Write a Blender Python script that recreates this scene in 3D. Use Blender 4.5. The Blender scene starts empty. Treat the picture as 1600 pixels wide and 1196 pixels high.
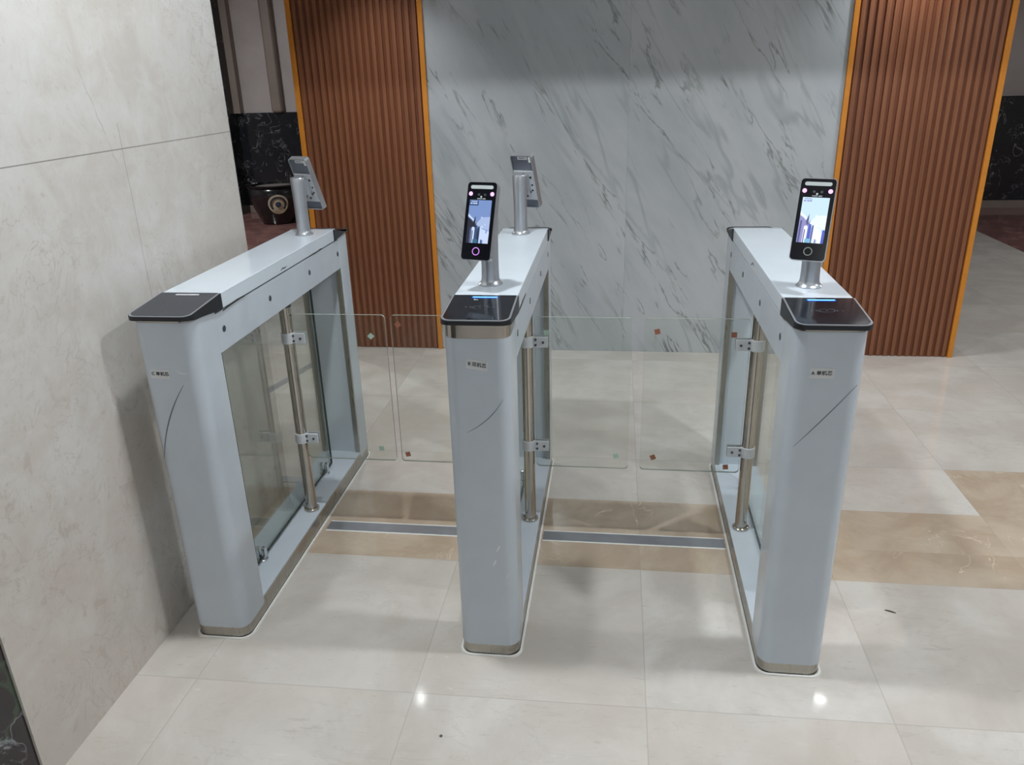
import bpy, bmesh, math, random
from mathutils import Vector, Matrix
random.seed(7)
PI = math.pi
scene = bpy.context.scene
COL = scene.collection

# ------------------------------------------------------------------ camera
CAM = (0.2124, -1.746, 1.5262)
YAW, PITCH, ROLL, FPX = -0.1373, 0.3770, -0.0283, 1226.36
def camera():
    cy, sy, cp, sp, cr, sr = math.cos(YAW), math.sin(YAW), math.cos(PITCH), math.sin(PITCH), math.cos(ROLL), math.sin(ROLL)
    f = Vector((sy*cp, cy*cp, -sp)); r = Vector((cy, -sy, 0)); u = r.cross(f)
    r2 = cr*r + sr*u; u2 = -sr*r + cr*u
    cd = bpy.data.cameras.new('camera'); co = bpy.data.objects.new('camera', cd); COL.objects.link(co)
    m = Matrix((r2, u2, -f)).transposed().to_4x4(); m.translation = CAM
    co.matrix_world = m
    cd.sensor_fit = 'HORIZONTAL'; cd.sensor_width = 36; cd.lens = FPX/1600*36; cd.clip_start = .02
    scene.camera = co
camera()

# ------------------------------------------------------------------ world, exposure
w = bpy.data.worlds.new('world'); scene.world = w; w.use_nodes = True
w.node_tree.nodes['Background'].inputs[0].default_value = (.86, .94, 1.0, 1)
w.node_tree.nodes['Background'].inputs[1].default_value = .39
vs = scene.view_settings
vs.view_transform = 'Standard'; vs.look = 'None'; vs.gamma = 1; vs.use_curve_mapping = False
vs.exposure = 0.2
scene.cycles.max_bounces = 8; scene.cycles.transparent_max_bounces = 16
scene.cycles.sample_clamp_indirect = 4
scene.cycles.use_denoising = True

# ------------------------------------------------------------------ lamps (light only; their fixtures come with the ceiling)
CEIL = 2.80; SOF = 2.30
ROW = [(-.38, .05), (1.44, .05), (3.26, .05)]
BACK = [(-.60, -2.75), (1.10, -2.75), (-.60, -4.6), (1.10, -4.4), (2.9, -2.75)]
SOFL = [(-1.0, 2.18), (1.58, 2.42)]
LCOL = (.93, .97, 1.0)
def disk_light(x, y, z, power, r=.055, spread=PI):
    l = bpy.data.lights.new('downlight_glow', 'AREA'); l.shape = 'DISK'; l.size = 2*r; l.energy = power; l.color = LCOL; l.spread = spread
    o = bpy.data.objects.new('downlight_glow', l); COL.objects.link(o); o.location = (x, y, z)
    return o
for x, y in ROW: disk_light(x, y, CEIL-.006, 36, r=.075)
for x, y in BACK: disk_light(x, y, CEIL-.006, 5.5)
for x, y in SOFL: disk_light(x, y, SOF-.006, 3.0, r=.045, spread=math.radians(95))
for x, y, e in ((-4.2, 4.6, 62), (4.6, 3.8, 30)): disk_light(x, y, CEIL-.006, e)  # added fill lamps, brighten the area beyond the slatted wall

# ------------------------------------------------------------------ node helpers
class NT:
    def __init__(s, name):
        s.m = bpy.data.materials.new(name); s.m.use_nodes = True
        s.t = s.m.node_tree; s.b = s.t.nodes['Principled BSDF']; s.out = s.t.nodes['Material Output']
    def put(s, inp, v):
        if isinstance(v, bpy.types.NodeSocket): s.t.links.new(v, inp)
        elif isinstance(v, (tuple, list)) and len(v) == 3 and inp.type == 'RGBA': inp.default_value = (*v, 1)
        else: inp.default_value = v
    def node(s, typ, **kw):
        n = s.t.nodes.new(typ)
        for k, v in kw.items(): setattr(n, k, v)
        return n
    def math(s, op, a, b=0.0, c=None, clamp=False):
        n = s.node('ShaderNodeMath', operation=op, use_clamp=clamp)
        s.put(n.inputs[0], a); s.put(n.inputs[1], b)
        if c is not None: s.put(n.inputs[2], c)
        return n.outputs[0]
    def pos(s):
        n = s.node('ShaderNodeTexCoord'); return n.outputs['Object']
    def xyz(s, v):
        n = s.node('ShaderNodeSeparateXYZ'); s.put(n.inputs[0], v); return n.outputs
    def comb(s, x, y, z):
        n = s.node('ShaderNodeCombineXYZ')
        for i, v in enumerate((x, y, z)): s.put(n.inputs[i], v)
        return n.outputs[0]
    def mapping(s, v, loc=(0,0,0), rot=(0,0,0), sc=(1,1,1)):
        n = s.node('ShaderNodeMapping'); s.put(n.inputs[0], v)
        n.inputs[1].default_value = loc; n.inputs[2].default_value = rot; n.inputs[3].default_value = sc
        return n.outputs[0]
    def noise(s, v, scale=5, detail=4, rough=.55, dist=0.0):
        n = s.node('ShaderNodeTexNoise'); s.put(n.inputs['Vector'], v)
        n.inputs['Scale'].default_value = scale; n.inputs['Detail'].default_value = detail
        n.inputs['Roughness'].default_value = rough; n.inputs['Distortion'].default_value = dist
        return n.outputs[0]
    def rng(s, v, a, b, c=0.0, d=1.0, smooth=True):
        n = s.node('ShaderNodeMapRange', interpolation_type='SMOOTHSTEP' if smooth else 'LINEAR')
        s.put(n.inputs[0], v)
        for i, q in enumerate((a, b, c, d)): n.inputs[i+1].default_value = q
        return n.outputs[0]
    def mix(s, f, a, b):
        n = s.node('ShaderNodeMix', data_type='RGBA')
        s.put(n.inputs[0], f); s.put(n.inputs[6], a); s.put(n.inputs[7], b)
        return n.outputs[2]
    def vein(s, v, scale, width, detail=3, dist=.6, at=.5):
        n = s.noise(v, scale, detail, .55, dist)
        d = s.math('ABSOLUTE', s.math('SUBTRACT', n, at))
        return s.rng(d, 0, width, 1, 0)
    def set(s, color=None, rough=None, metal=None, coat=None, bump=None, spec=None):
        if color is not None: s.put(s.b.inputs['Base Color'], color)
        if rough is not None: s.put(s.b.inputs['Roughness'], rough)
        if metal is not None: s.put(s.b.inputs['Metallic'], metal)
        if coat is not None: s.put(s.b.inputs['Coat Weight'], coat); s.b.inputs['Coat Roughness'].default_value = .06
        if spec is not None: s.put(s.b.inputs['Specular IOR Level'], spec)
        if bump is not None:
            n = s.node('ShaderNodeBump'); n.inputs['Strength'].default_value = bump[1]; n.inputs['Distance'].default_value = bump[2]
            s.put(n.inputs['Height'], bump[0]); s.t.links.new(n.outputs[0], s.b.inputs['Normal'])
        return s.m
def srgb(r, g, b):
    f = lambda c: (c/255/12.92) if c <= 10 else ((c/255+.055)/1.055)**2.4
    return (f(r), f(g), f(b))
def plain(name, c, rough=.5, metal=0, coat=0, var=.05, scale=14):
    n = NT(name); k = n.noise(n.pos(), scale, 3)
    lo = tuple(q*(1-var) for q in c); hi = tuple(min(1, q*(1+var)) for q in c)
    return n.set(n.mix(n.rng(k, .3, .7), lo, hi), rough, metal, coat)
def emit(name, c, strength):
    n = NT(name); n.set((.02, .02, .02), .3)
    n.put(n.b.inputs['Emission Color'], c); n.b.inputs['Emission Strength'].default_value = strength
    return n.m

M = {}
M['white'] = plain('white_coated_steel', srgb(196, 205, 214), .24, 0, .25, .025, 7)
M['lid'] = plain('white_lid_steel', srgb(212, 222, 231), .22, 0, .3, .02, 5)
def brushed(name, c, rough):
    n = NT(name); v = n.mapping(n.pos(), sc=(60, 60, 2.5)); k = n.noise(v, 3, 3)
    return n.set(n.mix(n.rng(k, .3, .7), tuple(q*.93 for q in c), c), n.rng(k, .2, .8, rough*.8, rough*1.3), 1)
M['steel'] = brushed('brushed_stainless', srgb(176, 172, 164), .3)
M['polish'] = plain('polished_stainless', srgb(186, 180, 172), .12, 1, 0, .03)
M['silver'] = plain('silver_painted_metal', srgb(186, 190, 196), .28, .7, 0, .03)
M['chrome'] = plain('chrome', srgb(215, 216, 218), .12, 1, 0, .02)
M['darkmetal'] = plain('dark_metal', srgb(92, 98, 104), .4, .7, 0, .05)
M['black'] = plain('black_plastic', srgb(26, 29, 35), .42, 0, 0, .08)
M['blackgloss'] = plain('black_gloss_glass', srgb(22, 25, 33), .10, 0, .6, .2, 30)
M['dusty'] = plain('dusty_black_glass', srgb(54, 57, 64), .38, 0, 0, .08, 10)
M['face'] = plain('terminal_front_glass', srgb(16, 17, 24), .12, 0, .4, .1)
M['grey'] = plain('grey_plastic', srgb(104, 110, 122), .45, 0, 0, .04)
M['plate'] = plain('galvanised_plate', srgb(206, 209, 213), .4, .2, 0, .05)
M['paper'] = plain('paper_label', srgb(214, 216, 216), .6, 0, 0, .03)
M['ink'] = plain('printed_ink', srgb(28, 30, 34), .6, 0, 0, .03)
M['bead'] = plain('white_sealant', srgb(238, 238, 234), .5, 0, 0, .03)
M['orange'] = plain('orange_edge_trim', srgb(214, 136, 44), .45, 0, 0, .04)
M['rubber'] = plain('dark_rubber', srgb(44, 46, 48), .6, 0, 0, .05)
M['padg'] = plain('pale_green_pad', srgb(170, 192, 178), .5, 0, 0, .05)
M['padr'] = plain('rust_red_pad', srgb(150, 96, 72), .5, 0, 0, .08)
M['strip'] = plain('floor_strip_steel', srgb(158, 161, 166), .42, .6, 0, .08, 9)
M['faint'] = plain('faint_print', srgb(92, 96, 106), .5, 0, 0, .03)
M['blue'] = emit('blue_light_bar', (.015, .10, 1.0), 2.0)
M['bluecore'] = emit('blue_light_core', (.16, .60, 1.0), 2.4)
M['barwhite'] = plain('unlit_light_bar', srgb(205, 206, 210), .4, 0, 0, .02)
M['pink'] = emit('pink_infrared_lamp', (.95, .42, .95), 1.6)
M['ring'] = emit('violet_ring', (.62, .26, .85), 1.1)
M['ringoff'] = plain('silver_ring', srgb(150, 160, 150), .3, .5, 0, .1)
M['bar'] = plain('translucent_lamp_bar', srgb(196, 204, 204), .35, 0, 0, .03)
M['lamp'] = emit('lamp_diffuser', (.95, .98, 1.0), 14.0)
M['lampsoft'] = emit('lamp_diffuser_soft', (.95, .98, 1.0), 9.0)
M['ceiling'] = plain('ceiling_paint', srgb(226, 228, 228), .8, 0, 0, .02, 3)
M['leaf'] = plain('dry_leaf_brown', srgb(96, 88, 74), .8, 0, 0, .1)
M['scuff'] = plain('scuff_grey', srgb(92, 98, 106), .6, 0, 0, .1)
M['chip'] = plain('chipped_paint', srgb(226, 228, 230), .5, 0, 0, .03)
M['cream'] = plain('cream_emblem', srgb(206, 194, 166), .5, 0, 0, .12, 40)
M['emb'] = plain('emblem_ink', srgb(58, 62, 66), .5, 0, 0, .2, 60)
M['embblue'] = plain('emblem_blue', srgb(60, 84, 120), .5, 0, 0, .2, 60)
M['pot'] = plain('black_glazed_ceramic', srgb(24, 24, 27), .22, 0, .4, .15, 10)
M['water'] = plain('still_water', srgb(170, 168, 160), .12, 0, 0, .1)  # pale base colour stands in for the reflection on the water

def glass(name, tint, refl=1.0, haze=0.0, hz=(.5, .5, .5)):
    n = NT(name); n.t.nodes.remove(n.b)
    tr = n.node('ShaderNodeBsdfTransparent'); tr.inputs[0].default_value = (*tint, 1)
    gl = n.node('ShaderNodeBsdfGlossy'); gl.inputs['Roughness'].default_value = .02
    df = n.node('ShaderNodeBsdfDiffuse'); df.inputs[0].default_value = (*hz, 1)
    k = n.noise(n.pos(), 3, 4)
    m0 = n.node('ShaderNodeMixShader'); n.put(m0.inputs[0], n.rng(k, .3, .7, haze*.7, haze*1.3)); n.t.links.new(tr.outputs[0], m0.inputs[1]); n.t.links.new(df.outputs[0], m0.inputs[2])
    fr = n.node('ShaderNodeFresnel'); fr.inputs[0].default_value = 1.45
    m1 = n.node('ShaderNodeMixShader'); n.put(m1.inputs[0], n.math('MULTIPLY', fr.outputs[0], refl))
    n.t.links.new(m0.outputs[0], m1.inputs[1]); n.t.links.new(gl.outputs[0], m1.inputs[2]); n.t.links.new(m1.outputs[0], n.out.inputs[0])
    return n.m
M['glass'] = glass('green_tinted_glass', (.955, .975, .955), .36, .012, (.5, .55, .5))
M['flap'] = glass('clear_flap_glass', (.965, .98, .968), .5, .012, (.6, .63, .6))
M['edge'] = plain('glass_cut_edge', srgb(46, 62, 58), .2, 0, .3, .08)
M['edgel'] = plain('glass_polished_edge', srgb(150, 158, 148), .25, 0, .3, .08)

# floor: polished marble tiles, tan band, reddish border areas
def floor_mat():
    n = NT('polished_marble_floor'); p = n.pos(); x, y, z = n.xyz(p)
    T = .608
    tx = n.math('DIVIDE', n.math('ADD', x, .900), T)
    sk = n.math('SUBTRACT', y, n.math('MULTIPLY', x, .012))
    front = n.math('LESS_THAN', y, .445)
    mid = n.math('MULTIPLY', n.math('GREATER_THAN', y, .445), n.math('LESS_THAN', y, .885))
    ty1 = n.math('DIVIDE', n.math('SUBTRACT', sk, -.16), .605)
    ty2 = n.math('DIVIDE', n.math('SUBTRACT', y, 1.236), .608)
    ty = n.math('ADD', n.math('MULTIPLY', ty1, front), n.math('MULTIPLY', ty2, n.math('SUBTRACT', 1, front)))
    def seam(t, wd):
        f = n.math('FRACT', t); d = n.math('MINIMUM', f, n.math('SUBTRACT', 1, f)); return n.rng(d, wd*.5, wd, 1, 0)
    sx = seam(tx, .0034); sy = n.math('MULTIPLY', seam(ty, .0034), n.math('SUBTRACT', 1, mid))
    e1 = n.rng(n.math('ABSOLUTE', n.math('SUBTRACT', y, .445)), 0, .0018, 1, 0)
    e2 = n.rng(n.math('ABSOLUTE', n.math('SUBTRACT', y, .885)), 0, .0018, 1, 0)
    sm = n.math('MAXIMUM', n.math('MAXIMUM', n.math('MULTIPLY', sx, n.math('SUBTRACT', 1, n.math('MULTIPLY', mid, .7))), sy), n.math('MAXIMUM', e1, e2))
    wn = n.node('ShaderNodeTexWhiteNoise', noise_dimensions='2D')
    n.put(wn.inputs['Vector'], n.comb(n.math('FLOOR', tx), n.math('FLOOR', ty), 0))
    rnd = wn.outputs['Value']
    wp = n.node('ShaderNodeVectorMath', operation='ADD'); n.put(wp.inputs[0], p); n.put(wp.inputs[1], n.comb(n.math('MULTIPLY', rnd, 7), n.math('MULTIPLY', rnd, 3), 0))
    q = wp.outputs[0]
    cloud = n.noise(q, 3.2, 6, .62, .4)
    base = n.mix(n.rng(cloud, .35, .68), srgb(200, 194, 186), srgb(220, 216, 210))
    base = n.mix(n.math('MULTIPLY', rnd, .35), base, srgb(196, 188, 177))
    v1 = n.math('MULTIPLY', n.vein(n.mapping(q, rot=(0, 0, .5), sc=(1, 2.2, 1)), 2.6, .012, 6, 1.2), n.rng(n.noise(q, 1.7, 2), .45, .6))
    base = n.mix(n.math('MULTIPLY', v1, .18), base, srgb(170, 163, 152))
    sp = n.rng(n.noise(n.mapping(q, sc=(1, 3.5, 1)), 18, 5, .72), .60, .72)
    base = n.mix(n.math('MULTIPLY', sp, .42), base, srgb(164, 155, 142))
    dsh = n.math('MULTIPLY', n.rng(n.noise(n.mapping(q, rot=(0, 0, .12), sc=(1, 5, 1)), 9, 6, .75, .4), .58, .66), n.rng(n.noise(q, 2.3, 3), .42, .6))
    base = n.mix(n.math('MULTIPLY', dsh, .30), base, srgb(168, 158, 144))
    wsc = n.rng(n.noise(n.mapping(q, loc=(3, 8, 0), rot=(0, 0, 1.2), sc=(1, 4, 1)), 14, 5, .7, .5), .66, .73)
    base = n.mix(n.math('MULTIPLY', wsc, .4), base, srgb(236, 233, 228))
    pk = n.rng(n.noise(n.mapping(q, loc=(7, 1, 0)), 1.6, 3), .45, .7)
    base = n.mix(n.math('MULTIPLY', pk, .25), base, srgb(210, 196, 184))
    tan = n.mix(n.rng(cloud, .35, .65), srgb(184, 165, 144), srgb(203, 187, 168))
    tv = n.math('MULTIPLY', n.vein(n.mapping(q, rot=(0, 0, -.7), sc=(1, .55, 1)), 4.5, .012, 4, 1.6), n.rng(n.noise(q, 3, 2), .5, .62))
    tan = n.mix(n.math('MULTIPLY', tv, .9), tan, srgb(226, 212, 188))
    xr = n.math('GREATER_THAN', x, 1.532)
    corner = n.math('MULTIPLY', xr, n.math('MULTIPLY', n.math('GREATER_THAN', y, .445), n.math('LESS_THAN', y, 1.236)))
    tm = n.math('MAXIMUM', mid, corner)
    col = n.mix(tm, base, tan)
    far = n.math('MAXIMUM', n.math('LESS_THAN', x, -2.6), n.math('GREATER_THAN', x, 3.62))
    red = n.mix(n.rng(n.noise(p, 5, 6, .65), .4, .65), srgb(128, 92, 88), srgb(158, 118, 110))
    gry = n.math('MULTIPLY', n.math('GREATER_THAN', x, 2.1), n.math('GREATER_THAN', y, 5.0))
    far = n.math('MULTIPLY', far, n.math('GREATER_THAN', y, 1.2))
    col = n.mix(far, col, red)
    col = n.mix(n.math('MULTIPLY', sm, .34), col, srgb(150, 142, 132))
    rough = n.rng(n.noise(p, 6, 4), .3, .7, .055, .10)
    return n.set(col, rough, 0, bump=(n.noise(p, 2.2, 2), .02, .02), spec=.55)
M['floor'] = floor_mat()

def limestone():   # wall_left, its face lies in the yz plane
    n = NT('limestone_panels'); p = n.pos(); x, y, z = n.xyz(p)
    c = n.noise(p, 1.6, 6, .6, .3)
    warm = n.rng(n.math('ADD', n.math('MULTIPLY', c, .6), n.math('MULTIPLY', n.noise(p, 9, 6, .7, .8), .4)), .38, .62)
    col = n.mix(warm, srgb(200, 195, 188), srgb(217, 216, 213))
    col = n.mix(n.math('MULTIPLY', n.rng(z, .2, 1.6, 1, 0), .34), col, srgb(200, 187, 174))  # light falloff painted into the stone, warmer towards the floor
    pore = n.rng(n.noise(p, 26, 4, .7, .3), .64, .76)
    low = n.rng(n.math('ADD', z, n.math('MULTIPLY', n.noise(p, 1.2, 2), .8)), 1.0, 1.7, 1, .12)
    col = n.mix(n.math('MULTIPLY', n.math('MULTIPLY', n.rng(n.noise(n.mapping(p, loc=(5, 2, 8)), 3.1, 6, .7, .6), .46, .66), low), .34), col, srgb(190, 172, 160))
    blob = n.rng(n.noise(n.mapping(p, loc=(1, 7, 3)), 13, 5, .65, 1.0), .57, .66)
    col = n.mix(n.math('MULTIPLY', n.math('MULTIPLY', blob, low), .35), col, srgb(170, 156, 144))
    col = n.mix(n.math('MULTIPLY', n.math('MAXIMUM', pore, n.math('MULTIPLY', n.rng(n.noise(p, 60, 3, .7), .60, .72), .6)), .34), col, srgb(158, 148, 136))
    fos = n.vein(p, 7, .018, 4, 1.8)
    col = n.mix(n.math('MULTIPLY', n.math('MULTIPLY', fos, .45), n.rng(n.noise(p, 2.1, 2), .45, .62)), col, srgb(176, 166, 156))
    s1 = n.rng(n.math('ABSOLUTE', n.math('SUBTRACT', z, 1.3655)), .0007, .0022, 1, 0)
    wob = n.math('ADD', .245, n.math('MULTIPLY', n.math('SUBTRACT', n.noise(n.comb(0, 0, z), 7, 3), .5), .012))
    s2 = n.math('MULTIPLY', n.rng(n.math('ABSOLUTE', n.math('SUBTRACT', y, wob)), .0004, .0016, .8, 0), n.math('LESS_THAN', z, 1.43))
    zc = n.math('SUBTRACT', z, 1.30)
    wob2 = n.math('ADD', .222, n.math('ADD', n.math('MULTIPLY', zc, -.35), n.math('MULTIPLY', n.math('SUBTRACT', n.noise(n.comb(0, 3, z), 16, 3), .5), .03)))
    s3 = n.math('MULTIPLY', n.rng(n.math('ABSOLUTE', n.math('SUBTRACT', y, wob2)), .0004, .0022, .6, 0), n.math('MULTIPLY', n.math('GREATER_THAN', z, 1.27), n.math('LESS_THAN', z, 1.62)))
    s3 = n.math('MULTIPLY', s3, n.rng(n.noise(n.comb(0, 0, z), 11, 2), .42, .55))
    col = n.mix(n.math('MULTIPLY', n.math('MAXIMUM', s1, n.math('MAXIMUM', s2, s3)), .75), col, srgb(112, 106, 98))
    return n.set(col, n.rng(c, .3, .7, .28, .42), bump=(n.noise(p, 30, 4), .05, .002))
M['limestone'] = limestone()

def marble():      # wall_back marble: long grey streaks running down to the right
    n = NT('grey_veined_marble'); p = n.pos(); x, y, z = n.xyz(p)
    xx = n.math('ABSOLUTE', n.math('SUBTRACT', x, .262))      # two book-matched slabs are not mirrored here, the second one repeats the first
    second = n.math('GREATER_THAN', x, .262)
    u = n.math('SUBTRACT', x, n.math('MULTIPLY', second, .22)); v0 = n.math('ADD', z, n.math('MULTIPLY', second, .31))
    q = n.comb(u, 0, v0)
    a = n.mapping(q, rot=(0, math.radians(31), 0))   # streaks become vertical in a
    a1 = n.mapping(a, sc=(3.4, 1, .55)); a2 = n.mapping(a, loc=(3, 0, 5), sc=(8, 1, 1.1)); a3 = n.mapping(a, loc=(9, 0, 1), sc=(14, 1, 1.6))
    cl = n.noise(n.mapping(a, sc=(2.2, 1, .8)), 1.3, 5, .6, .3)
    col = n.mix(n.rng(cl, .3, .7), srgb(174, 180, 184), srgb(193, 197, 200))
    def streak(m, s, wd, mk, ms, lo, hi, amt, c, detail=3, dist=.5):
        nonlocal col
        vv = n.math('MULTIPLY', n.vein(m, s, wd, detail, dist), n.rng(n.noise(n.mapping(a, loc=(mk, 0, mk), sc=(2, 1, .9)), ms, 3), lo, hi))
        col = n.mix(n.math('MULTIPLY', vv, amt), col, c)
    streak(a1, 1.2, .030, 2, 1.3, .42, .62, .55, srgb(150, 156, 158))
    streak(a1, 1.9, .016, 7, 1.8, .46, .60, .85, srgb(136, 140, 139), 5, .4)
    streak(a2, 1.1, .022, 4, 2.4, .53, .66, .8, srgb(120, 123, 121), 5, .5)
    streak(a3, 1.0, .020, 11, 3.4, .58, .68, .85, srgb(108, 110, 107), 4, .5)
    streak(a2, .7, .05, 14, 1.1, .45, .7, .25, srgb(156, 158, 154), 4, .6)
    sm = n.rng(n.math('ABSOLUTE', n.math('SUBTRACT', x, .262)), .0004, .0018, .35, 0)
    col = n.mix(sm, col, srgb(130, 134, 136))
    return n.set(col, .16, spec=.5, coat=.15, bump=(n.noise(p, 1.5, 2), .02, .02))
M['marble'] = marble()

def wood():
    n = NT('brown_wood_grain'); p = n.pos()
    g = n.noise(n.mapping(p, sc=(40, 40, 1.2)), 2.2, 5, .6, .3)
    col = n.mix(n.rng(g, .3, .7), srgb(124, 77, 50), srgb(143, 92, 63))
    return n.set(col, .42)
M['wood'] = wood()
def woodd():
    n = NT('brown_wood_groove'); p = n.pos()
    g = n.noise(n.mapping(p, sc=(40, 40, 1.2)), 2.2, 5, .6, .3)
    return n.set(n.mix(n.rng(g, .3, .7), srgb(106, 58, 34), srgb(118, 67, 41)), .5)
M['groove'] = woodd()
def blackmarble(name, patch=0.0, dark=srgb(26, 28, 32)):
    n = NT(name); p = n.pos()
    col = n.mix(n.rng(n.noise(p, 3, 5), .35, .65), dark, tuple(c*1.6 for c in dark))
    v = n.math('MULTIPLY', n.vein(p, 3.0, .012, 3, 1.3), n.rng(n.noise(p, 4, 2), .5, .6))
    v2 = n.math('MULTIPLY', n.vein(n.mapping(p, loc=(4, 1, 7)), 6.5, .014, 3, 1.8), n.rng(n.noise(p, 5.5, 2), .52, .62))
    col = n.mix(n.math('MULTIPLY', n.math('MAXIMUM', v, v2), .55), col, srgb(170, 172, 174))
    if patch:
        b = n.rng(n.noise(n.mapping(p, loc=(2, 5, 1.3)), 5, 7, .7, .8), .56, .62)
        col = n.mix(n.math('MULTIPLY', b, patch), col, srgb(150, 154, 158))
        gr = n.math('MULTIPLY', n.vein(n.mapping(p, loc=(1, 2, 9)), 4, .03, 3, 1), .4)
        col = n.mix(gr, col, srgb(70, 100, 70))
    return n.set(col, .14, coat=.2)
M['blackmarble'] = blackmarble('black_marble')
M['blackmarble2'] = blackmarble('black_marble_patchy', .8, srgb(40, 34, 38))
def farwall():
    n = NT('grey_stone_wall'); p = n.pos()
    c = n.noise(p, 1.1, 6, .6, .2)
    return n.set(n.mix(n.rng(c, .3, .7), srgb(168, 160, 156), srgb(190, 183, 180)), .35)
M['farwall'] = farwall()
M['pilaster'] = plain('taupe_stone', srgb(140, 128, 118), .4, 0, 0, .06, 3)

# ------------------------------------------------------------------ mesh helpers
def finish(name, bm, mats, parent=None, smooth=False, bevel=0, seg=2, kind=None):
    me = bpy.data.meshes.new(name); bmesh.ops.recalc_face_normals(bm, faces=bm.faces) if smooth is not None else None
    bm.to_mesh(me); bm.free()
    if not isinstance(mats, (list, tuple)): mats = [mats]
    for m in mats: me.materials.append(M[m] if isinstance(m, str) else m)
    if smooth:
        for f in me.polygons: f.use_smooth = True
        try: me.set_sharp_from_angle(angle=math.radians(38))
        except Exception: pass
    o = bpy.data.objects.new(name, me); COL.objects.link(o)
    if parent: o.parent = parent
    if bevel:
        b = o.modifiers.new('bevel', 'BEVEL'); b.width = bevel; b.segments = seg; b.limit_method = 'ANGLE'; b.angle_limit = math.radians(40)
    if kind: o['kind'] = kind
    return o
def box(bm, x0, x1, y0, y1, z0, z1, mi=0):
    vs_ = [bm.verts.new(c) for c in ((x0,y0,z0),(x1,y0,z0),(x1,y1,z0),(x0,y1,z0),(x0,y0,z1),(x1,y0,z1),(x1,y1,z1),(x0,y1,z1))]
    fs = []
    for q in ((3,2,1,0),(4,5,6,7),(0,1,5,4),(1,2,6,5),(2,3,7,6),(3,0,4,7)):
        f = bm.faces.new([vs_[i] for i in q]); f.material_index = mi; fs.append(f)
    return fs
def rrect(x0, x1, y0, y1, r=(0,0,0,0), n=7):
    """outline, counter-clockwise from (x0,y0); r = radius at (x0,y0),(x1,y0),(x1,y1),(x0,y1)"""
    if isinstance(r, (int, float)): r = (r,)*4
    pts = []
    for (cx, cy, a0, k, sx, sy) in ((x0, y0, PI, 0, 1, 1), (x1, y0, 1.5*PI, 1, -1, 1), (x1, y1, 0, 2, -1, -1), (x0, y1, .5*PI, 3, 1, -1)):
        q = r[k]
        if q <= 1e-6: pts.append((cx, cy)); continue
        ox, oy = cx+sx*q, cy+sy*q
        for i in range(n+1):
            a = a0 + .5*PI*i/n
            pts.append((ox+q*math.cos(a), oy+q*math.sin(a)))
    return pts
def prism(bm, pts, z0, z1, mi=0, axis='z', zf=None, side_mi=None):
    """extrude an outline; zf(x,y,top) may give the height instead"""
    def P(a, b, c):
        if axis == 'z': return (a, b, c)
        if axis == 'y': return (a, c, b)     # outline in xz, extruded along y
        return (c, a, b)                      # outline in yz, extruded along x
    lo = [bm.verts.new(P(a, b, zf(a, b, 0) if zf else z0)) for a, b in pts]
    hi = [bm.verts.new(P(a, b, zf(a, b, 1) if zf else z1)) for a, b in pts]
    n = len(pts)
    f1 = bm.faces.new(lo[::-1]); f2 = bm.faces.new(hi); f1.material_index = f2.material_index = mi
    for i in range(n):
        f = bm.faces.new((lo[i], lo[(i+1) % n], hi[(i+1) % n], hi[i])); f.material_index = mi if side_mi is None else side_mi
def lathe(bm, prof, cx=0, cy=0, n=28, sx=1, sy=1, mi=0, caps=True):
    rings = [[bm.verts.new((cx+r*sx*math.cos(2*PI*i/n), cy+r*sy*math.sin(2*PI*i/n), z)) for i in range(n)] for r, z in prof]
    for a, b in zip(rings, rings[1:]):
        for i in range(n):
            f = bm.faces.new((a[i], a[(i+1) % n], b[(i+1) % n], b[i])); f.material_index = mi
    if caps:
        for f in (bm.faces.new(rings[0][::-1]), bm.faces.new(rings[-1])): f.material_index = mi
def disc(bm, c, axis, r0, depth, n=20, r1=None, mi=0):
    """short cylinder starting at c, going depth along axis"""
    a = Vector(axis).normalized(); t = a.orthogonal().normalized(); b = a.cross(t); c = Vector(c)
    r1 = r0 if r1 is None else r1
    A = [bm.verts.new(c + r0*(math.cos(2*PI*i/n)*t + math.sin(2*PI*i/n)*b)) for i in range(n)]
    B = [bm.verts.new(c + a*depth + r1*(math.cos(2*PI*i/n)*t + math.sin(2*PI*i/n)*b)) for i in range(n)]
    fs = [bm.faces.new(A[::-1]), bm.faces.new(B)]
    for i in range(n): fs.append(bm.faces.new((A[i], A[(i+1) % n], B[(i+1) % n], B[i])))
    for f in fs: f.material_index = mi
def ribbon(bm, pts, width, out, mi=0, th=.0004):
    """thin raised ribbon along 3D pts (a mark on a surface), out = surface normal"""
    o = Vector(out).normalized(); pts = [Vector(p) for p in pts]; L = []
    for i, p in enumerate(pts):
        d = (pts[min(i+1, len(pts)-1)] - pts[max(i-1, 0)]).normalized(); s = d.cross(o)
        wd = width*(.25 + .75*math.sin(PI*(i+.4)/(len(pts)-.2)))
        L.append([bm.verts.new(p+s*wd/2), bm.verts.new(p+s*wd/2+o*th), bm.verts.new(p-s*wd/2+o*th), bm.verts.new(p-s*wd/2)])
    for a, b in zip(L, L[1:]):
        for k in range(4):
            f = bm.faces.new((a[k], a[(k+1) % 4], b[(k+1) % 4], b[k])); f.material_index = mi
    bm.faces.new(L[0]); bm.faces.new(L[-1][::-1])
def thing(name, label, cat, loc=(0,0,0), rz=0, group=None):
    o = bpy.data.objects.new(name, None); COL.objects.link(o); o.location = loc; o.rotation_euler = (0, 0, rz); o.empty_display_size = .1
    o['label'] = label; o['category'] = cat
    if group: o['group'] = group
    return o
def tag(o, label, cat, group=None):
    o['label'] = label; o['category'] = cat
    if group: o['group'] = group
    return o
def B_(): return bmesh.new()
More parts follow.
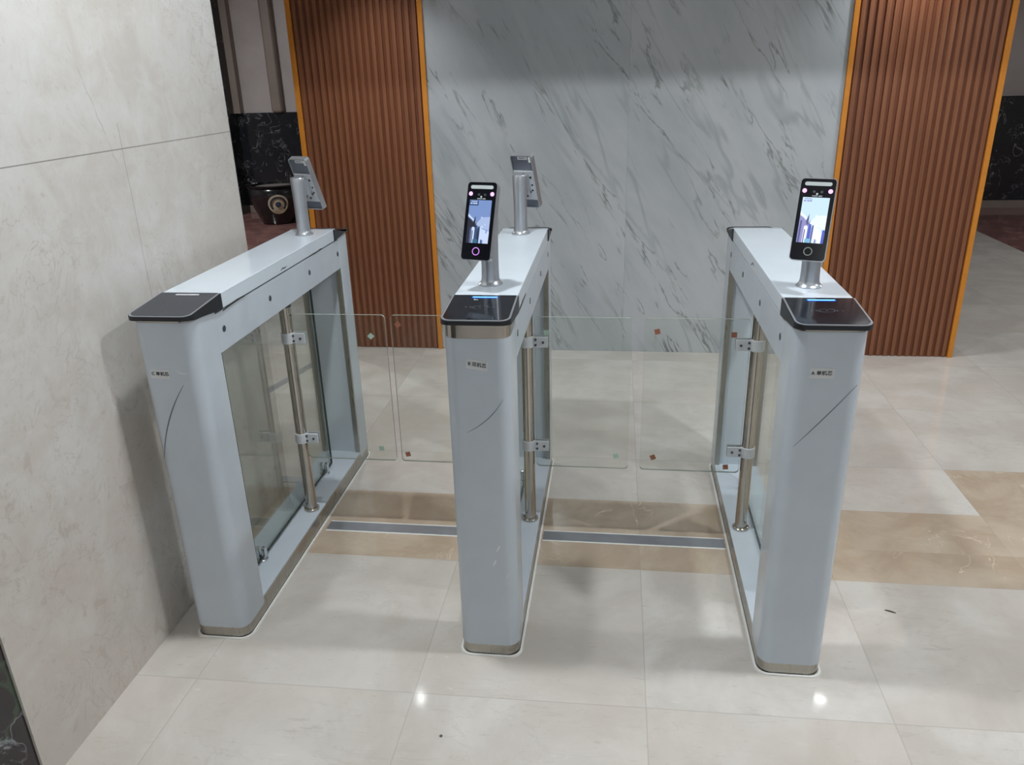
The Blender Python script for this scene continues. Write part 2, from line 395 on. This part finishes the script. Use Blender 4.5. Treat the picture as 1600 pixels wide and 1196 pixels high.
def text_mesh(name, s, size, mat, parent, mw, depth=.0003, ax='CENTER'):
    c = bpy.data.curves.new(name, 'FONT'); c.body = s; c.size = size; c.extrude = depth; c.align_x = ax; c.align_y = 'CENTER'; c.offset = size*.012
    t = bpy.data.objects.new(name, c); COL.objects.link(t)
    dg = bpy.context.evaluated_depsgraph_get(); dg.update()
    me = bpy.data.meshes.new_from_object(t.evaluated_get(dg)); bpy.data.objects.remove(t); bpy.data.curves.remove(c)
    me.materials.clear(); me.materials.append(M[mat]); me.transform(mw)
    o = bpy.data.objects.new(name, me); COL.objects.link(o); o.parent = parent
    return o

# ------------------------------------------------------------------ the room
def struct(name, mats, *boxes, **kw):
    bm = B_()
    for b in boxes: box(bm, *b)
    return finish(name, bm, mats, kind='structure', **kw)
struct('floor', 'floor', (-6.5, 7.5, -6.5, 7.8, -.08, 0))
struct('ceiling', 'ceiling', (-6.5, 7.5, -6.5, 7.8, CEIL, CEIL+.1))
struct('trim_1', 'ceiling', (-1.62, 2.6, 1.0, 2.80, SOF, CEIL))                # lowered ceiling box over the marble wall
YB = 2.604
struct('wall_back', 'marble', (-.797, 1.322, YB-.004, YB+.19, 0, SOF))
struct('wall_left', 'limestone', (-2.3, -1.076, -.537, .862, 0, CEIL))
struct('wall_entry', 'blackmarble2', (-2.3, -1.082, -3.2, -.537, 0, CEIL))
struct('wall_far', 'farwall', (-6.5, 7.5, 7.6, 7.8, 1.155, CEIL))
struct('trim_2', 'blackmarble', (-6.5, 7.5, 7.57, 7.8, .08, 1.155))            # black marble wainscot
struct('baseboard_far', 'pilaster', (-6.5, 7.5, 7.56, 7.8, 0, .08))
struct('trim_3', 'blackmarble', (-5.3, -4.27, 7.35, 7.57, 0, CEIL))             # black marble door surround
struct('trim_4', 'pilaster', (-4.27, -4.19, 7.5, 7.6, 1.155, CEIL))
struct('trim_5', 'pilaster', (-3.81, -3.68, 7.5, 7.6, 1.155, CEIL), bevel=.03, seg=4)
struct('wall_side_left', 'farwall', (-6.7, -6.5, -6.5, 7.8, 0, CEIL))
struct('wall_side_right', 'farwall', (7.5, 7.7, -6.5, 7.8, 0, CEIL))

def slat_panel(x0, x1, label):
    t = thing('slatted_wall_panel', label, 'wall panel', ((x0+x1)/2, YB, 0))
    h = (x1-x0)/2; tw = .026
    bm = B_(); box(bm, -h+.001, h-.001, .0, .19, 0, SOF-.002, 1)
    a, b = -h+tw, h-tw; n = 18; p = (b-a)/n
    for i in range(n):
        c = a+p*(i+.5)
        prism(bm, [(c-p*.30, .001), (c-p*.25, -.010), (c+p*.25, -.010), (c+p*.30, .001)], .004, SOF-.004)
    finish('slats', bm, ['wood', 'groove'], t)
    for s in (-1, 1):
        bm = B_(); box(bm, min(s*h, s*(h-tw)), max(s*h, s*(h-tw)), -.017, .002, 0, SOF-.002)
        finish('edge_trim', bm, 'orange', t, bevel=.002)['label'] = 'orange edge trim'
slat_panel(-1.527, -.797, 'brown vertical slat panel with orange edges, nearer the round black fish pot')
slat_panel(1.322, 2.06, 'brown vertical slat panel with orange edges, on the side of the gate labelled A')

# metal cover strips let into the floor
for nm, x0, x1, yc in (('trim_6', -.826+.02, -.196-.02, .622), ('trim_7', -.018, .605, .622)):
    bm = B_(); box(bm, x0, x1, yc-.027, yc+.027, -.002, .0022); box(bm, x0, x1, yc+.027, yc+.034, -.002, .0012, 1); box(bm, x0, x1, yc-.034, yc-.027, -.002, .0012, 1)
    finish(nm, bm, ['strip', 'bead'], kind='structure')

bm = B_(); prism(bm, [(-1.64, 1.70), (-1.595, 1.69), (-1.40, 2.60), (-1.445, 2.61)], -.002, .002); finish('trim_8', bm, 'strip', kind='structure')
struct('trim_9', 'strip', (-1.45, -1.035, .925, .972, -.002, .002))
# ------------------------------------------------------------------ ceiling downlights
def downlight(x, y, z, r, label, mat='lamp', group=None):
    t = thing('ceiling_downlight', label, 'ceiling light', (x, y, z), group=group)
    bm = B_(); n = 28
    o = [(r*1.35, -.001), (r*1.3, -.006), (r*1.02, -.008), (r*1.0, 0)]
    rings = [[bm.verts.new((q*math.cos(2*PI*i/n), q*math.sin(2*PI*i/n), zz)) for i in range(n)] for q, zz in o]
    for a, b in zip(rings, rings[1:]):
        for i in range(n): bm.faces.new((a[i], a[(i+1) % n], b[(i+1) % n], b[i]))
    finish('rim', bm, 'ceiling', t, smooth=True)
    bm = B_(); lathe(bm, [(r*.98, -.004), (r*.98, -.001)], n=n); finish('diffuser', bm, mat, t)
for x, y in ROW: downlight(x, y, CEIL, .055, 'round recessed downlight in the ceiling row above the gate fronts', group='downlights above the gates')
for x, y in BACK: downlight(x, y, CEIL, .055, 'round recessed downlight in the lobby ceiling before the gates', group='lobby downlights')
for x, y in SOFL: downlight(x, y, SOF, .045, 'small round downlight in the lowered ceiling by the marble wall', group='downlights by the marble wall')
for x, y in ((-4.2, 4.2), (4.6, 3.8)): downlight(x, y, CEIL, .055, 'added unseen fill light in the ceiling beyond the slatted wall', group='added far fill lights')

# ------------------------------------------------------------------ turnstiles
W2 = .0815; L = 1.219
def scuff(t, pts, width, mat='scuff'):
    bm = B_(); ribbon(bm, [(x, 0, z) for x, z in pts], width, (0, -1, 0)); finish('scuff_mark', bm, mat, t)
def arc(x0, z0, x1, z1, bulge, n=14):
    out = []
    for i in range(n+1):
        k = i/n; x = x0+(x1-x0)*k; z = z0+(z1-z0)*k
        dx, dz = x1-x0, z1-z0; l = math.hypot(dx, dz); s = bulge*4*k*(1-k)
        out.append((x - dz/l*s, z + dx/l*s))
    return out
def pane_mesh(x0, x1, z0, z1, th, r, axis='y'):
    """rounded sheet of glass, faces material 0, cut edge material 1; outline in xz (axis y) or yz (axis x)"""
    bm = B_(); prism(bm, rrect(x0, x1, z0, z1, r, 5), -th/2, th/2, 0, axis, side_mi=1); return bm
def turnstile(x, y, label, kind, posts, text, bare_band):
    """posts: list of (side, glass_x0, glass_x1, pad, corner list), world x for the glass"""
    t = thing('turnstile_gate', label, 'turnstile', (x, y, 0), group='swing turnstile gates in a row')
    # plinth
    bm = B_(); prism(bm, rrect(-W2+.001, W2-.001, .001, L-.001, .0335), 0, .055); finish('plinth', bm, 'steel', t, smooth=True)['label'] = 'stainless plinth'
    bm = B_()
    out = rrect(-W2-.007, W2+.007, -.007, L+.007, .035); inn = rrect(-W2-.0005, W2+.0005, -.0005, L+.0005, .030)
    for lo, hi in ((0, .004),):
        a = [bm.verts.new((p[0], p[1], lo)) for p in out]; b = [bm.verts.new((p[0]*.98, p[1], hi)) for p in out]; c = [bm.verts.new((p[0], p[1], hi)) for p in inn]
        n = len(a)
        for i in range(n):
            bm.faces.new((a[i], a[(i+1) % n], b[(i+1) % n], b[i])); bm.faces.new((b[i], b[(i+1) % n], c[(i+1) % n], c[i]))
    finish('sealant_bead', bm, 'bead', t)['label'] = 'white sealant bead'
    bm = B_(); box(bm, -W2+.0005, W2-.0005, .12, 1.10, .055, .0625); finish('base_plate', bm, 'white', t, bevel=.001)
    # columns
    ztop = .938 if bare_band else .967
    bm = B_(); prism(bm, rrect(-W2, W2, 0, .122, (.034, .034, .002, .002), 9), .036, ztop); finish('front_column', bm, 'white', t, smooth=True)
    bm = B_(); prism(bm, rrect(-W2, W2, 1.10, L, (.002, .002, .034, .034), 9), .036, .958); finish('rear_column', bm, 'white', t, smooth=True)
    bm = B_(); prism(bm, rrect(-W2+.0015, W2-.0015, .0015, .12, (.033, .033, .002, .002), 9), ztop, .974); finish('column_collar', bm, 'polish', t, smooth=True)['label'] = 'bare stainless collar'
    bm = B_(); prism(bm, rrect(-W2+.0015, W2-.0015, 1.102, L-.0015, (.002, .002, .033, .033), 9), .958, .974); finish('column_collar', bm, 'polish', t, smooth=True)
    # cross beam with screw covers
    bm = B_(); box(bm, -W2+.0012, W2-.0012, .123, 1.099, .845, .953); finish('cross_beam', bm, 'white', t, bevel=.0012)
    bm = B_(); box(bm, -W2+.006, W2-.006, .16, 1.06, .953, .957); finish('lid_gap_seal', bm, 'rubber', t)
    for s in (-1, 1):
        for yy in (.158, .460, .790, 1.082):
            bm = B_(); disc(bm, (s*(W2-.0015), yy, .903), (s, 0, 0), .0095, .0016, 20, .0085); finish('screw_cover', bm, 'darkmetal', t)
    # lid
    bm = B_(); box(bm, -W2-.0005, W2+.0005, .163, 1.075, .957, 1.0); finish('lid', bm, 'lid', t, bevel=.0022, seg=3)
    # end caps: wedge with inlaid glass
    def cap(front, glassmat, nm):
        f = (lambda q: q) if front else (lambda q: L-q)
        o = rrect(-W2-.004, W2+.004, -.013, .1625, (.026, .026, .001, .001), 7)
        if not front: o = [(a, L-b) for a, b in o][::-1]
        def zf(a, b, top):
            d = (f(b)+.013)/.1755
            if top and not front: return .960+.0395*d
            return (.9855+.0145*d) if top else (.9745-.018*max(0, d))
        def zft(a, b, top): return zf(a, b, 1) + (.0012 if top else .0002)
        bm = B_(); prism(bm, o, 0, 0, zf=zf); c = finish(nm, bm, 'black', t, bevel=.0015)
        o1 = rrect(-W2-.0025, W2+.0025, -.0115, .1615, (.0245, .0245, .001, .001), 7); o2 = rrect(-W2+.002, W2-.002, -.007, .1600, (.022, .022, .001, .001), 7)
        if not front: o1 = [(a, L-b) for a, b in o1][::-1]; o2 = [(a, L-b) for a, b in o2][::-1]
        bm = B_(); prism(bm, o1, 0, 0, zf=zft); finish('cap_rim', bm, 'silver', c)['label'] = 'thin silver rim'
        bm = B_(); prism(bm, o2, 0, 0, zf=lambda a, b, top: zf(a, b, 1) + (.0019 if top else .0010)); finish('cap_glass', bm, glassmat, c)
        return c, zf
    c, zf = cap(True, 'dusty' if kind == 'C' else 'blackgloss', 'end_cap')
    if kind == 'C': c['label'] = 'dull black cap with unlit bar'
    zz = lambda yy: zf(0, yy, 1)+.0019
    bm = B_()
    prism(bm, rrect(-.031, .035, .1385, .1465, .0035, 4), 0, 0, 0, zf=lambda a, b, top: zz(b) + (.0008 if top else 0))
    if kind != 'C':
        prism(bm, rrect(-.029, .033, .1405, .1445, .0018, 4), 0, 0, 1, zf=lambda a, b, top: zz(b) + (.0011 if top else .0008))
        finish('light_bar', bm, ['blue', 'bluecore'], c)['label'] = 'glowing blue light bar'
    else: finish('light_bar', bm, 'barwhite', c)['label'] = 'unlit white light bar'
    # card symbol printed on the cap
    bm = B_(); n = 26
    for r0, r1, aa in ((.017, .0185, (0, 1)), (.0225, .0235, (.05, .20)), (.0225, .0235, (.55, .70))):
        A = []
        m = 30
        for i in range(m+1):
            a = 2*PI*(aa[0]+(aa[1]-aa[0])*i/m)
            for rr in (r0, r1): A.append(bm.verts.new((rr*math.cos(a), .074+.55*rr*math.sin(a), zz(.074+.55*rr*math.sin(a))+.0004)))
        for i in range(m): bm.faces.new((A[2*i], A[2*i+2], A[2*i+3], A[2*i+1]))
    for k in range(7):
        xx = -.035+.0116*k
        if abs(xx) > .018 or k == 3: box(bm, xx-.002, xx+.002, .0725, .0755, zz(.074)-.0003, zz(.074)+.0004)
    finish('card_symbol', bm, 'faint', c)
    if kind == 'B':
        bm = B_(); box(bm, -.024, -.020, .124, .129, zz(.126)-.0004, zz(.126)+.0006); box(bm, -.020, -.013, .1238, .1260, zz(.126)-.0004, zz(.126)+.0006); finish('sticker', bm, 'paper', c)
    cap(False, 'dusty', 'end_cap')
    # paper label with its writing
    lx, lz, rot = {'A': (-.014, .868, 0), 'B': (-.000, .872, -.15), 'C': (-.027, .830, -.03)}[kind]
    bm = B_(); prism(bm, rrect(-.0265, .0265, -.0125, .0125, .002, 3), -.0006, 0, axis='y')
    lab = finish('paper_label', bm, 'paper', t); lab.location = (lx, -.0001, lz); lab.rotation_euler = (0, -rot, 0)
    text_mesh('label_text', text, .0118, 'ink', lab, Matrix.Translation((0, -.0009, 0)) @ Matrix.Rotation(PI/2, 4, 'X'))
    # window glass inside the frame, with its clamps and edge strips
    bm = pane_mesh(.262, .972, .072, .846, .008, .002, 'x'); g = finish('glass_panel', bm, ['glass', 'edge'], t)
    for yy, zc in ((.303, .0625), (.894, .0625)):
        bm = B_(); lathe(bm, [(.019, .0), (.019, .006), (.015, .009)], 0, 0, 22)
        prism(bm, rrect(-.010, .010, .0, .050, (0, 0, .009, .009), 5), -.0145, -.0045, axis='x'); prism(bm, rrect(-.010, .010, .0, .050, (0, 0, .009, .009), 5), .0045, .0145, axis='x')
        k = finish('glass_clamp', bm, 'chrome', t, smooth=True); k.location = (0, yy, zc)
    for yy in (.262, .905):
        bm = B_(); prism(bm, rrect(-.007, .007, -.026, 0, (.005, .005, 0, 0), 4), -.010, -.0045, axis='x'); prism(bm, rrect(-.007, .007, -.026, 0, (.005, .005, 0, 0), 4), .0045, .010, axis='x')
        k = finish('glass_clip', bm, 'chrome', t, smooth=True); k.location = (0, yy, .845)
    for s in (-1, 1):
        bm = B_(); box(bm, min(s*(W2-.001), s*(W2-.019)), max(s*(W2-.001), s*(W2-.019)), 1.088, 1.0995, .0625, .845); finish('frame_strip', bm, 'steel', t)['label'] = 'stainless frame strip'
    # swing posts with glass flaps
    for s, gx0, gx1, pad, corners in posts:
        px = s*(.049 if kind == 'B' else .045); yp = .63
        bm = B_()
        lathe(bm, [(.027, .0625), (.027, .070), (.0235, .073), (.0195, .074), (.0195, .846)], px, yp, 28)
        po = finish('swing_post', bm, 'polish', t, smooth=True)
        bm = B_(); lathe(bm, [(.0225, .828), (.0225, .8445)], px, yp, 28); finish('post_socket', bm, 'darkmetal', po, smooth=True)
        bm = B_(); prism(bm, rrect(gx0-x, gx1-x, .274, .803, .012, 5), yp-.004, yp+.004, 0, 'y', side_mi=1)
        fl = finish('glass_flap', bm, ['flap', 'edgel'], t)
        gs = 1 if (gx0-x) > 0 else -1
        near = (gx0-x) if gs > 0 else (gx1-x)
        for zc in (.721, .353):
            bm = B_()
            lathe(bm, [(.0225, zc-.018), (.0235, zc-.017), (.0235, zc+.017), (.0225, zc+.018)], px, yp, 28)
            a = near+gs*.042
            box(bm, min(px+gs*.016, a), max(px+gs*.016, a), yp-.012, yp-.0042, zc-.0175, zc+.0175)
            box(bm, min(px+gs*.016, a), max(px+gs*.016, a), yp+.0042, yp+.012, zc-.0175, zc+.0175)
            cl = finish('flap_clamp', bm, 'plate', fl, smooth=True, bevel=.0012)
            bm = B_()
            for xx, z2 in ((near+gs*.003, zc+.009), (near+gs*.003, zc-.009), (near+gs*.027, zc)):
                disc(bm, (xx, yp-.0119, z2), (0, -1, 0), .0042, .0022, 14)
            finish('clamp_bolts', bm, 'darkmetal', fl)
        for (cx, cz, rr) in corners:
            bm = B_(); h = .0085
            prism(bm, [(h*math.cos(a+rr)*1.41, h*math.sin(a+rr)*1.41) for a in (PI/4, 3*PI/4, 5*PI/4, 7*PI/4)], -.0055, -.0041, axis='y')
            k = finish('corner_pad', bm, pad, fl); k.location = (cx-x, yp, cz)
            k['label'] = 'pale green pad' if pad == 'padg' else 'rust-red pad'
    return t
XA, XB, XC = .6988, -.1127, -.9101
gC = turnstile(XC, 0, 'pale steel turnstile lettered C on its paper label, beside the limestone wall', 'C', [(1, -.846, -.528, 'padg', [(-.579, .731, .75), (-.579, .321, .1)])], 'C 单机芯', False)
gB = turnstile(XB, 0, 'pale steel turnstile lettered B, stainless band under its cap, standing between two others', 'B',
               [(-1, -.509, -.186, 'padr', [(-.485, .772, .6), (-.486, .302, .2)]), (1, -.038, .268, 'padg', [(.0, .752, .2), (.228, .322, .2)])], 'B 双机芯', True)
gA = turnstile(XA, 0, 'pale steel turnstile lettered A, a long scratch on its front, nearest the open floor', 'A', [(-1, .308, .630, 'padr', [(.347, .76, .25), (.581, .753, 0), (.350, .322, .4), (.587, .295, .1)])], 'A 单机芯', False)
# scratches and chips seen on the column fronts
scuff(gC, [(a-XC, b) for a, b in arc(-.880, .80, -.976, .585, -.013)], .0030)
scuff(gC, [(a-XC, b) for a, b in arc(-.895, .842, -.858, .835, -.006)], .0022, 'chip')
scuff(gB, [(a-XB, b) for a, b in arc(-.052, .782, -.147, .690, .010)], .0018)
for (a, b) in ((-.083, .345), (-.094, .300), (-.060, .262)):
    scuff(gB, [(a-XB, b), (a-XB+.004, b+.006), (a-XB+.007, b+.012), (a-XB+.008, b+.018)], .0045, 'chip')
scuff(gA, [(a-XA, b) for a, b in arc(.766, .842, .641, .680, .002)], .0020)

def side_mark(t, s, pts, width, mat='rubber'):
    bm = B_(); ribbon(bm, [(s*(W2+.0006), yy, z) for yy, z in pts], width, (s, 0, 0)); finish('scuff_mark', bm, mat, t)
side_mark(gC, 1, [(.163, .951), (.20, .955), (.25, .957), (.30, .9565)], .006)
side_mark(gC, 1, [(.56, .965), (.575, .970), (.590, .966), (.605, .969)], .004, 'darkmetal')
side_mark(gC, 1, [(.80, .957), (.86, .955), (.91, .959), (.93, .957)], .004)
side_mark(gB, 1, [(.20, .953), (.26, .956), (.34, .957)], .008)
side_mark(gA, -1, [(.60, .975), (.62, .981), (.635, .974), (.65, .966)], .004, 'darkmetal')
# ------------------------------------------------------------------ face terminals on their pillars
def screen(parent, dim):
    """little live picture: pale ceiling, dark colonnade, people-like streaks; local x right, z up, facing -y"""
    def em(name, c, s=1.0): return emit(name, c, s)
    k = .62 if dim else 1.0
    mats = [em('screen_sky', srgb(*((112, 138, 190) if dim else (196, 224, 248))), 1), em('screen_pale', srgb(*((160, 178, 216) if dim else (226, 240, 252))), 1),
            em('screen_dark', srgb(*((22, 26, 44) if dim else (84, 84, 136))), 1), em('screen_mid', srgb(*((66, 84, 128) if dim else (140, 138, 190))), 1),
            em('screen_light', srgb(*((190, 206, 236) if dim else (240, 246, 252))), 1), em('screen_blue', srgb(*((40, 74, 120) if dim else (70, 90, 190))), 1),
            em('screen_teal', srgb(*((46, 96, 130) if dim else (120, 180, 210))), 1)]
    bm = B_(); X0, X1, Z0, Z1 = -.0305, .0305, -.0745, .034
    lay = [0]
    def poly(pts, mi):
        lay[0] += 1; y = -.0004-.00003*lay[0]
        f = bm.faces.new([bm.verts.new((X0+(X1-X0)*a, y, Z0+(Z1-Z0)*b)) for a, b in pts]); f.material_index = mi
    R = lambda a0, a1, b0, b1, mi: poly([(a0, b0), (a1, b0), (a1, b1), (a0, b1)], mi)
    R(0, 1, 0, 1, 0)
    poly([(.30, .40), (1, .30), (1, .62), (.62, .60)], 1)
    poly([(.55, .78), (1, .86), (1, .72), (.58, .66)], 0)
    poly([(0, .62), (0, .68), (.34, .52), (.40, .46)], 4)
    poly([(0, .60), (.14, .55), (.36, .42), (.50, .34), (.50, 0), (0, 0)], 3 if not dim else 2)
    poly([(.25, .48), (.34, .64), (.36, .42), (.42, .52), (.40, .40), (.28, .40)], 2)
    for a, b, c, mi in ((.03, .10, .50, 2), (.12, .17, .36, 3), (.20, .34, .38, 4), (.22, .26, .30, 2), (.37, .47, .42, 5), (.50, .56, .40, 2), (.58, .64, .38, 4), (.66, .72, .34, 3), (.76, 1.0, .24, 4), (.90, 1.0, .30, 5 if not dim else 4)):
        poly([(a, 0), (b, 0), (b+.01, c*.94), ((a+b)/2+.01, c), (a+.01, c*.95)], mi)
    R(.30, .52, .0, .09, 6)
    poly([(.60, .10), (.82, .06), (.86, .30), (.66, .34)], 4)
    for cx, cz, r in ((.62, .60, .035), (.68, .385, .05), (.80, .44, .03)):
        poly([(cx+r*math.cos(2*PI*i/10), cz+r*.5*math.sin(2*PI*i/10)) for i in range(10)], 4)
    R(.0, .42, .87, .985, 5 if dim else 0)
    for a in (.05, .17, .27): R(a, a+.09, .905, .935, 4 if dim else 3)
    R(.08, .36, .955, .972, 4 if dim else 3)
    return finish('screen', bm, mats, parent)
def terminal(x, y, z, rz, label, dim, lit_ring):
    t = thing('face_scanner_terminal', label, 'face scanner', (x, y, z), rz, group='face scanner terminals on the turnstiles')
    bm = B_()
    lathe(bm, [(.0325, 0), (.0325, .003), (.030, .0055), (.0262, .009), (.0240, .016), (.0232, .030), (.0228, .06), (.0232, .12), (.0250, .170), (.0256, .196), (.0235, .201), (.020, .202)], 0, 0, 32)
    finish('pole', bm, 'silver', t, smooth=True)
    TH = math.radians(20); cz = .176; off = -.054
    R_ = Matrix.Translation((0, off, cz)) @ Matrix.Rotation(-TH, 4, 'X')
    hw, hz, d = .0415, .0990, .020
    # bracket arm from pole to housing
    bm = B_(); box(bm, -.014, .014, -.036, .0, .135, .190); finish('bracket', bm, 'silver', t, bevel=.003)
    # housing: rim tube + recessed back
    bm = B_()
    out = rrect(-hw, hw, -hz, hz, .009, 6); inn = rrect(-hw+.003, hw-.003, -hz+.003, hz-.003, .007, 6)
    F = [bm.verts.new((a, -.004, b)) for a, b in out]; Bk = [bm.verts.new((a*.97, d-.004, b*.985)) for a, b in out]; Bi = [bm.verts.new((a*.97, d-.004, b*.985)) for a, b in inn]; Fi = [bm.verts.new((a*.96, .006, b*.98)) for a, b in inn]
    n = len(F)
    bm.faces.new(F)
    for i in range(n):
        j = (i+1) % n
        bm.faces.new((F[i], Bk[i], Bk[j], F[j])); bm.faces.new((Bk[i], Bi[i], Bi[j], Bk[j])); bm.faces.new((Bi[i], Fi[i], Fi[j], Bi[j]))
    bm.faces.new(Fi[::-1])
    hs = finish('housing', bm, 'silver', t, smooth=True); hs.matrix_local = R_
    def sub(nm, bm, m, **k): return finish(nm, bm, m, hs, **k)
    bm = B_(); prism(bm, rrect(-hw+.0018, hw-.0018, -hz+.0018, hz-.0018, .008, 6), -.0056, -.0038, axis='y'); sub('front_glass', bm, 'face')
    Y = -.0056
    def fl(nm, mat, build):
        bm = B_(); build(bm); o = sub(nm, bm, mat); o.location = (0, Y, 0); return o
    fl('lamp_bar', 'bar', lambda bm: prism(bm, rrect(-.031, .031, .0805, .0895, .0044, 5), -.0006, 0, axis='y'))
    for sx in (-1, 1): fl('infrared_lamp', 'pink', lambda bm: disc(bm, (sx*.0295, 0, .0680), (0, -1, 0), .0052, .0008, 20))['label'] = 'glowing pink lamp'
    for sx in (-.007, .010): fl('camera_lens', 'darkmetal', lambda bm: disc(bm, (sx, 0, .0660), (0, -1, 0), .0032, .0006, 18))
    def logo(bm):
        disc(bm, (.0, 0, .0608), (0, -1, 0), .0026, .0005, 12)
        for a in (-.0105, -.0070, -.0040, -.0008, .0042, .0070, .0098): box(bm, a, a+.0022, -.0005, 0, .0548, .0574)
    fl('printed_mark', 'bar', logo)
    sc_ = screen(hs, dim); sc_.location = (0, Y, .0185)
    def ring(bm):
        n = 30
        for i in range(n):
            a0, a1 = 2*PI*i/n, 2*PI*(i+1)/n
            q = [(r*math.cos(a), r*math.sin(a)) for a in (a0, a1) for r in (.0082, .0102)]
            v = [bm.verts.new((q[k][0], -.0006, -.0765+q[k][1])) for k in (0, 1, 3, 2)]; bm.faces.new(v)
    fl('touch_ring', 'ring' if lit_ring else 'ringoff', ring)['label'] = 'violet glowing ring' if lit_ring else 'unlit silver ring'
    # the back
    bm = B_(); prism(bm, rrect(-hw+.0036, hw-.0036, -.066, .040, .001, 2), .0062, .0155, axis='y'); pl = sub('mounting_plate', bm, 'plate', bevel=.001)
    bm = B_()
    for a, b, r in ((.022, .018, .0040), (.024, -.008, .0028), (.026, -.020, .0030), (.024, -.034, .0034), (.010, -.036, .0028), (-.004, -.034, .0068), (-.016, -.036, .003), (0, -.052, .003), (0, .031, .0026), (-.024, .018, .0036), (-.026, -.01, .003), (-.024, -.03, .003)):
        disc(bm, (a, .0153, b), (0, 1, 0), r*1.25, .0006, 12)
    sub('plate_holes', bm, 'ink')
    bm = B_(); box(bm, -.036, .036, .0062, .0125, -.0935, -.0665); sub('lower_cover', bm, 'grey')['label'] = 'dark lower cover'
    bm = B_(); box(bm, -.036, .036, .0062, .0085, .041, .093); sub('upper_recess', bm, 'grey')['label'] = 'dark recessed tray'
    bm = B_(); box(bm, -.020, .016, .0085, .0100, .080, .0905); box(bm, -.0355, -.028, .0085, .0170, .074, .092); box(bm, -.012, .010, .0100, .0102, .0845, .0865, 1); sub('back_sticker', bm, ['paper', 'faint'])['label'] = 'white sticker'
    # ball joint between bracket and plate
    bm = B_(); box(bm, -.018, .018, -.046, -.028, .128, .198); finish('joint_plate', bm, 'silver', t, bevel=.002)
    return t
terminal(XB-.004, .277, 1.0, -math.radians(15), 'face scanner with violet ring and dim bluish screen, front of the gate lettered B', True, True)
terminal(XA+.002, .277, 1.0, -math.radians(21), 'face scanner with bright pale screen and unlit ring, on the gate lettered A', False, False)
terminal(XC+.008, .962, 1.0, PI-math.radians(20), 'face scanner seen from behind, on the gate beside the limestone wall', True, True)
terminal(XB-.004, .972, 1.0, PI-math.radians(20), 'face scanner seen from behind against the grey marble wall', True, True)

# ------------------------------------------------------------------ black ceramic pot by the far wall
t = thing('ceramic_fish_pot', 'round black ceramic pot with a cream emblem, on the floor by the far wall', 'pot', (-3.60, 6.85, 0), math.radians(26))
bm = B_()
lathe(bm, [(.165, 0), (.185, .01), (.215, .08), (.255, .18), (.280, .28), (.287, .34), (.280, .385), (.268, .400), (.275, .412), (.290, .420), (.292, .430), (.270, .434), (.255, .425), (.250, .39)], 0, 0, 48)
finish('pot_body', bm, 'pot', t, smooth=True)
bm = B_(); lathe(bm, [(.249, .395), (.249, .400)], 0, 0, 40); finish('water_surface', bm, 'water', t)
def patch(bm, rad0, rad1, zc, mi, base=.0, n=26, off=.002):
    V = []
    def P(u, v):
        z = zc+v; prof = [(0.08, .215), (.18, .255), (.28, .280), (.34, .287), (.4, .27)]
        for (za, ra), (zb, rb) in zip(prof, prof[1:]):
            if za <= z <= zb: r = ra+(rb-ra)*(z-za)/(zb-za); break
        else: r = .25
        a = -PI/2 + u/.27
        return ((r+off)*math.cos(a), (r+off)*math.sin(a), z)
    A = [bm.verts.new(P(rad1*math.cos(2*PI*i/n), rad1*math.sin(2*PI*i/n))) for i in range(n)]
    B = [bm.verts.new(P(rad0*math.cos(2*PI*i/n), rad0*math.sin(2*PI*i/n))) for i in range(n)] if rad0 > 0 else None
    if B:
        for i in range(n):
            f = bm.faces.new((A[i], A[(i+1) % n], B[(i+1) % n], B[i])); f.material_index = mi
    else:
        c = bm.verts.new(P(0, 0))
        for i in range(n): f = bm.faces.new((A[i], A[(i+1) % n], c)); f.material_index = mi
bm = B_(); patch(bm, 0, .108, .235, 0, off=.005); patch(bm, .066, .088, .235, 1, off=.009); patch(bm, 0, .030, .235, 1, off=.009); patch(bm, 0, .018, .235, 2, off=.012)
for f in [f for f in bm.faces if f.material_index == 1 and f.calc_center_median().z < .19]: f.material_index = 0
finish('emblem', bm, ['cream', 'emb', 'embblue'], t)['label'] = 'round cream emblem'

# ------------------------------------------------------------------ bits on the floor
bm = B_()
pr = [(-.016, .000), (-.010, .0035), (.002, .003), (.012, -.0005), (.016, -.004), (.006, -.0045), (-.006, -.002)]
prism(bm, pr, .0002, .0022); o = finish('dry_leaf', bm, 'leaf'); o.location = (1.048, .300, 0); o.rotation_euler = (0, 0, -.25)
tag(o, 'small curled dry leaf on the pale floor beside the gate lettered A', 'leaf')
bm = B_(); lathe(bm, [(.004, 0), (.0042, .0015), (.0018, .0026)], 0, 0, 7); o = finish('dirt_crumb', bm, 'leaf'); o.location = (-.190, -.300, 0)
tag(o, 'tiny dark crumb of dirt on the pale floor in front of the gates', 'crumb')
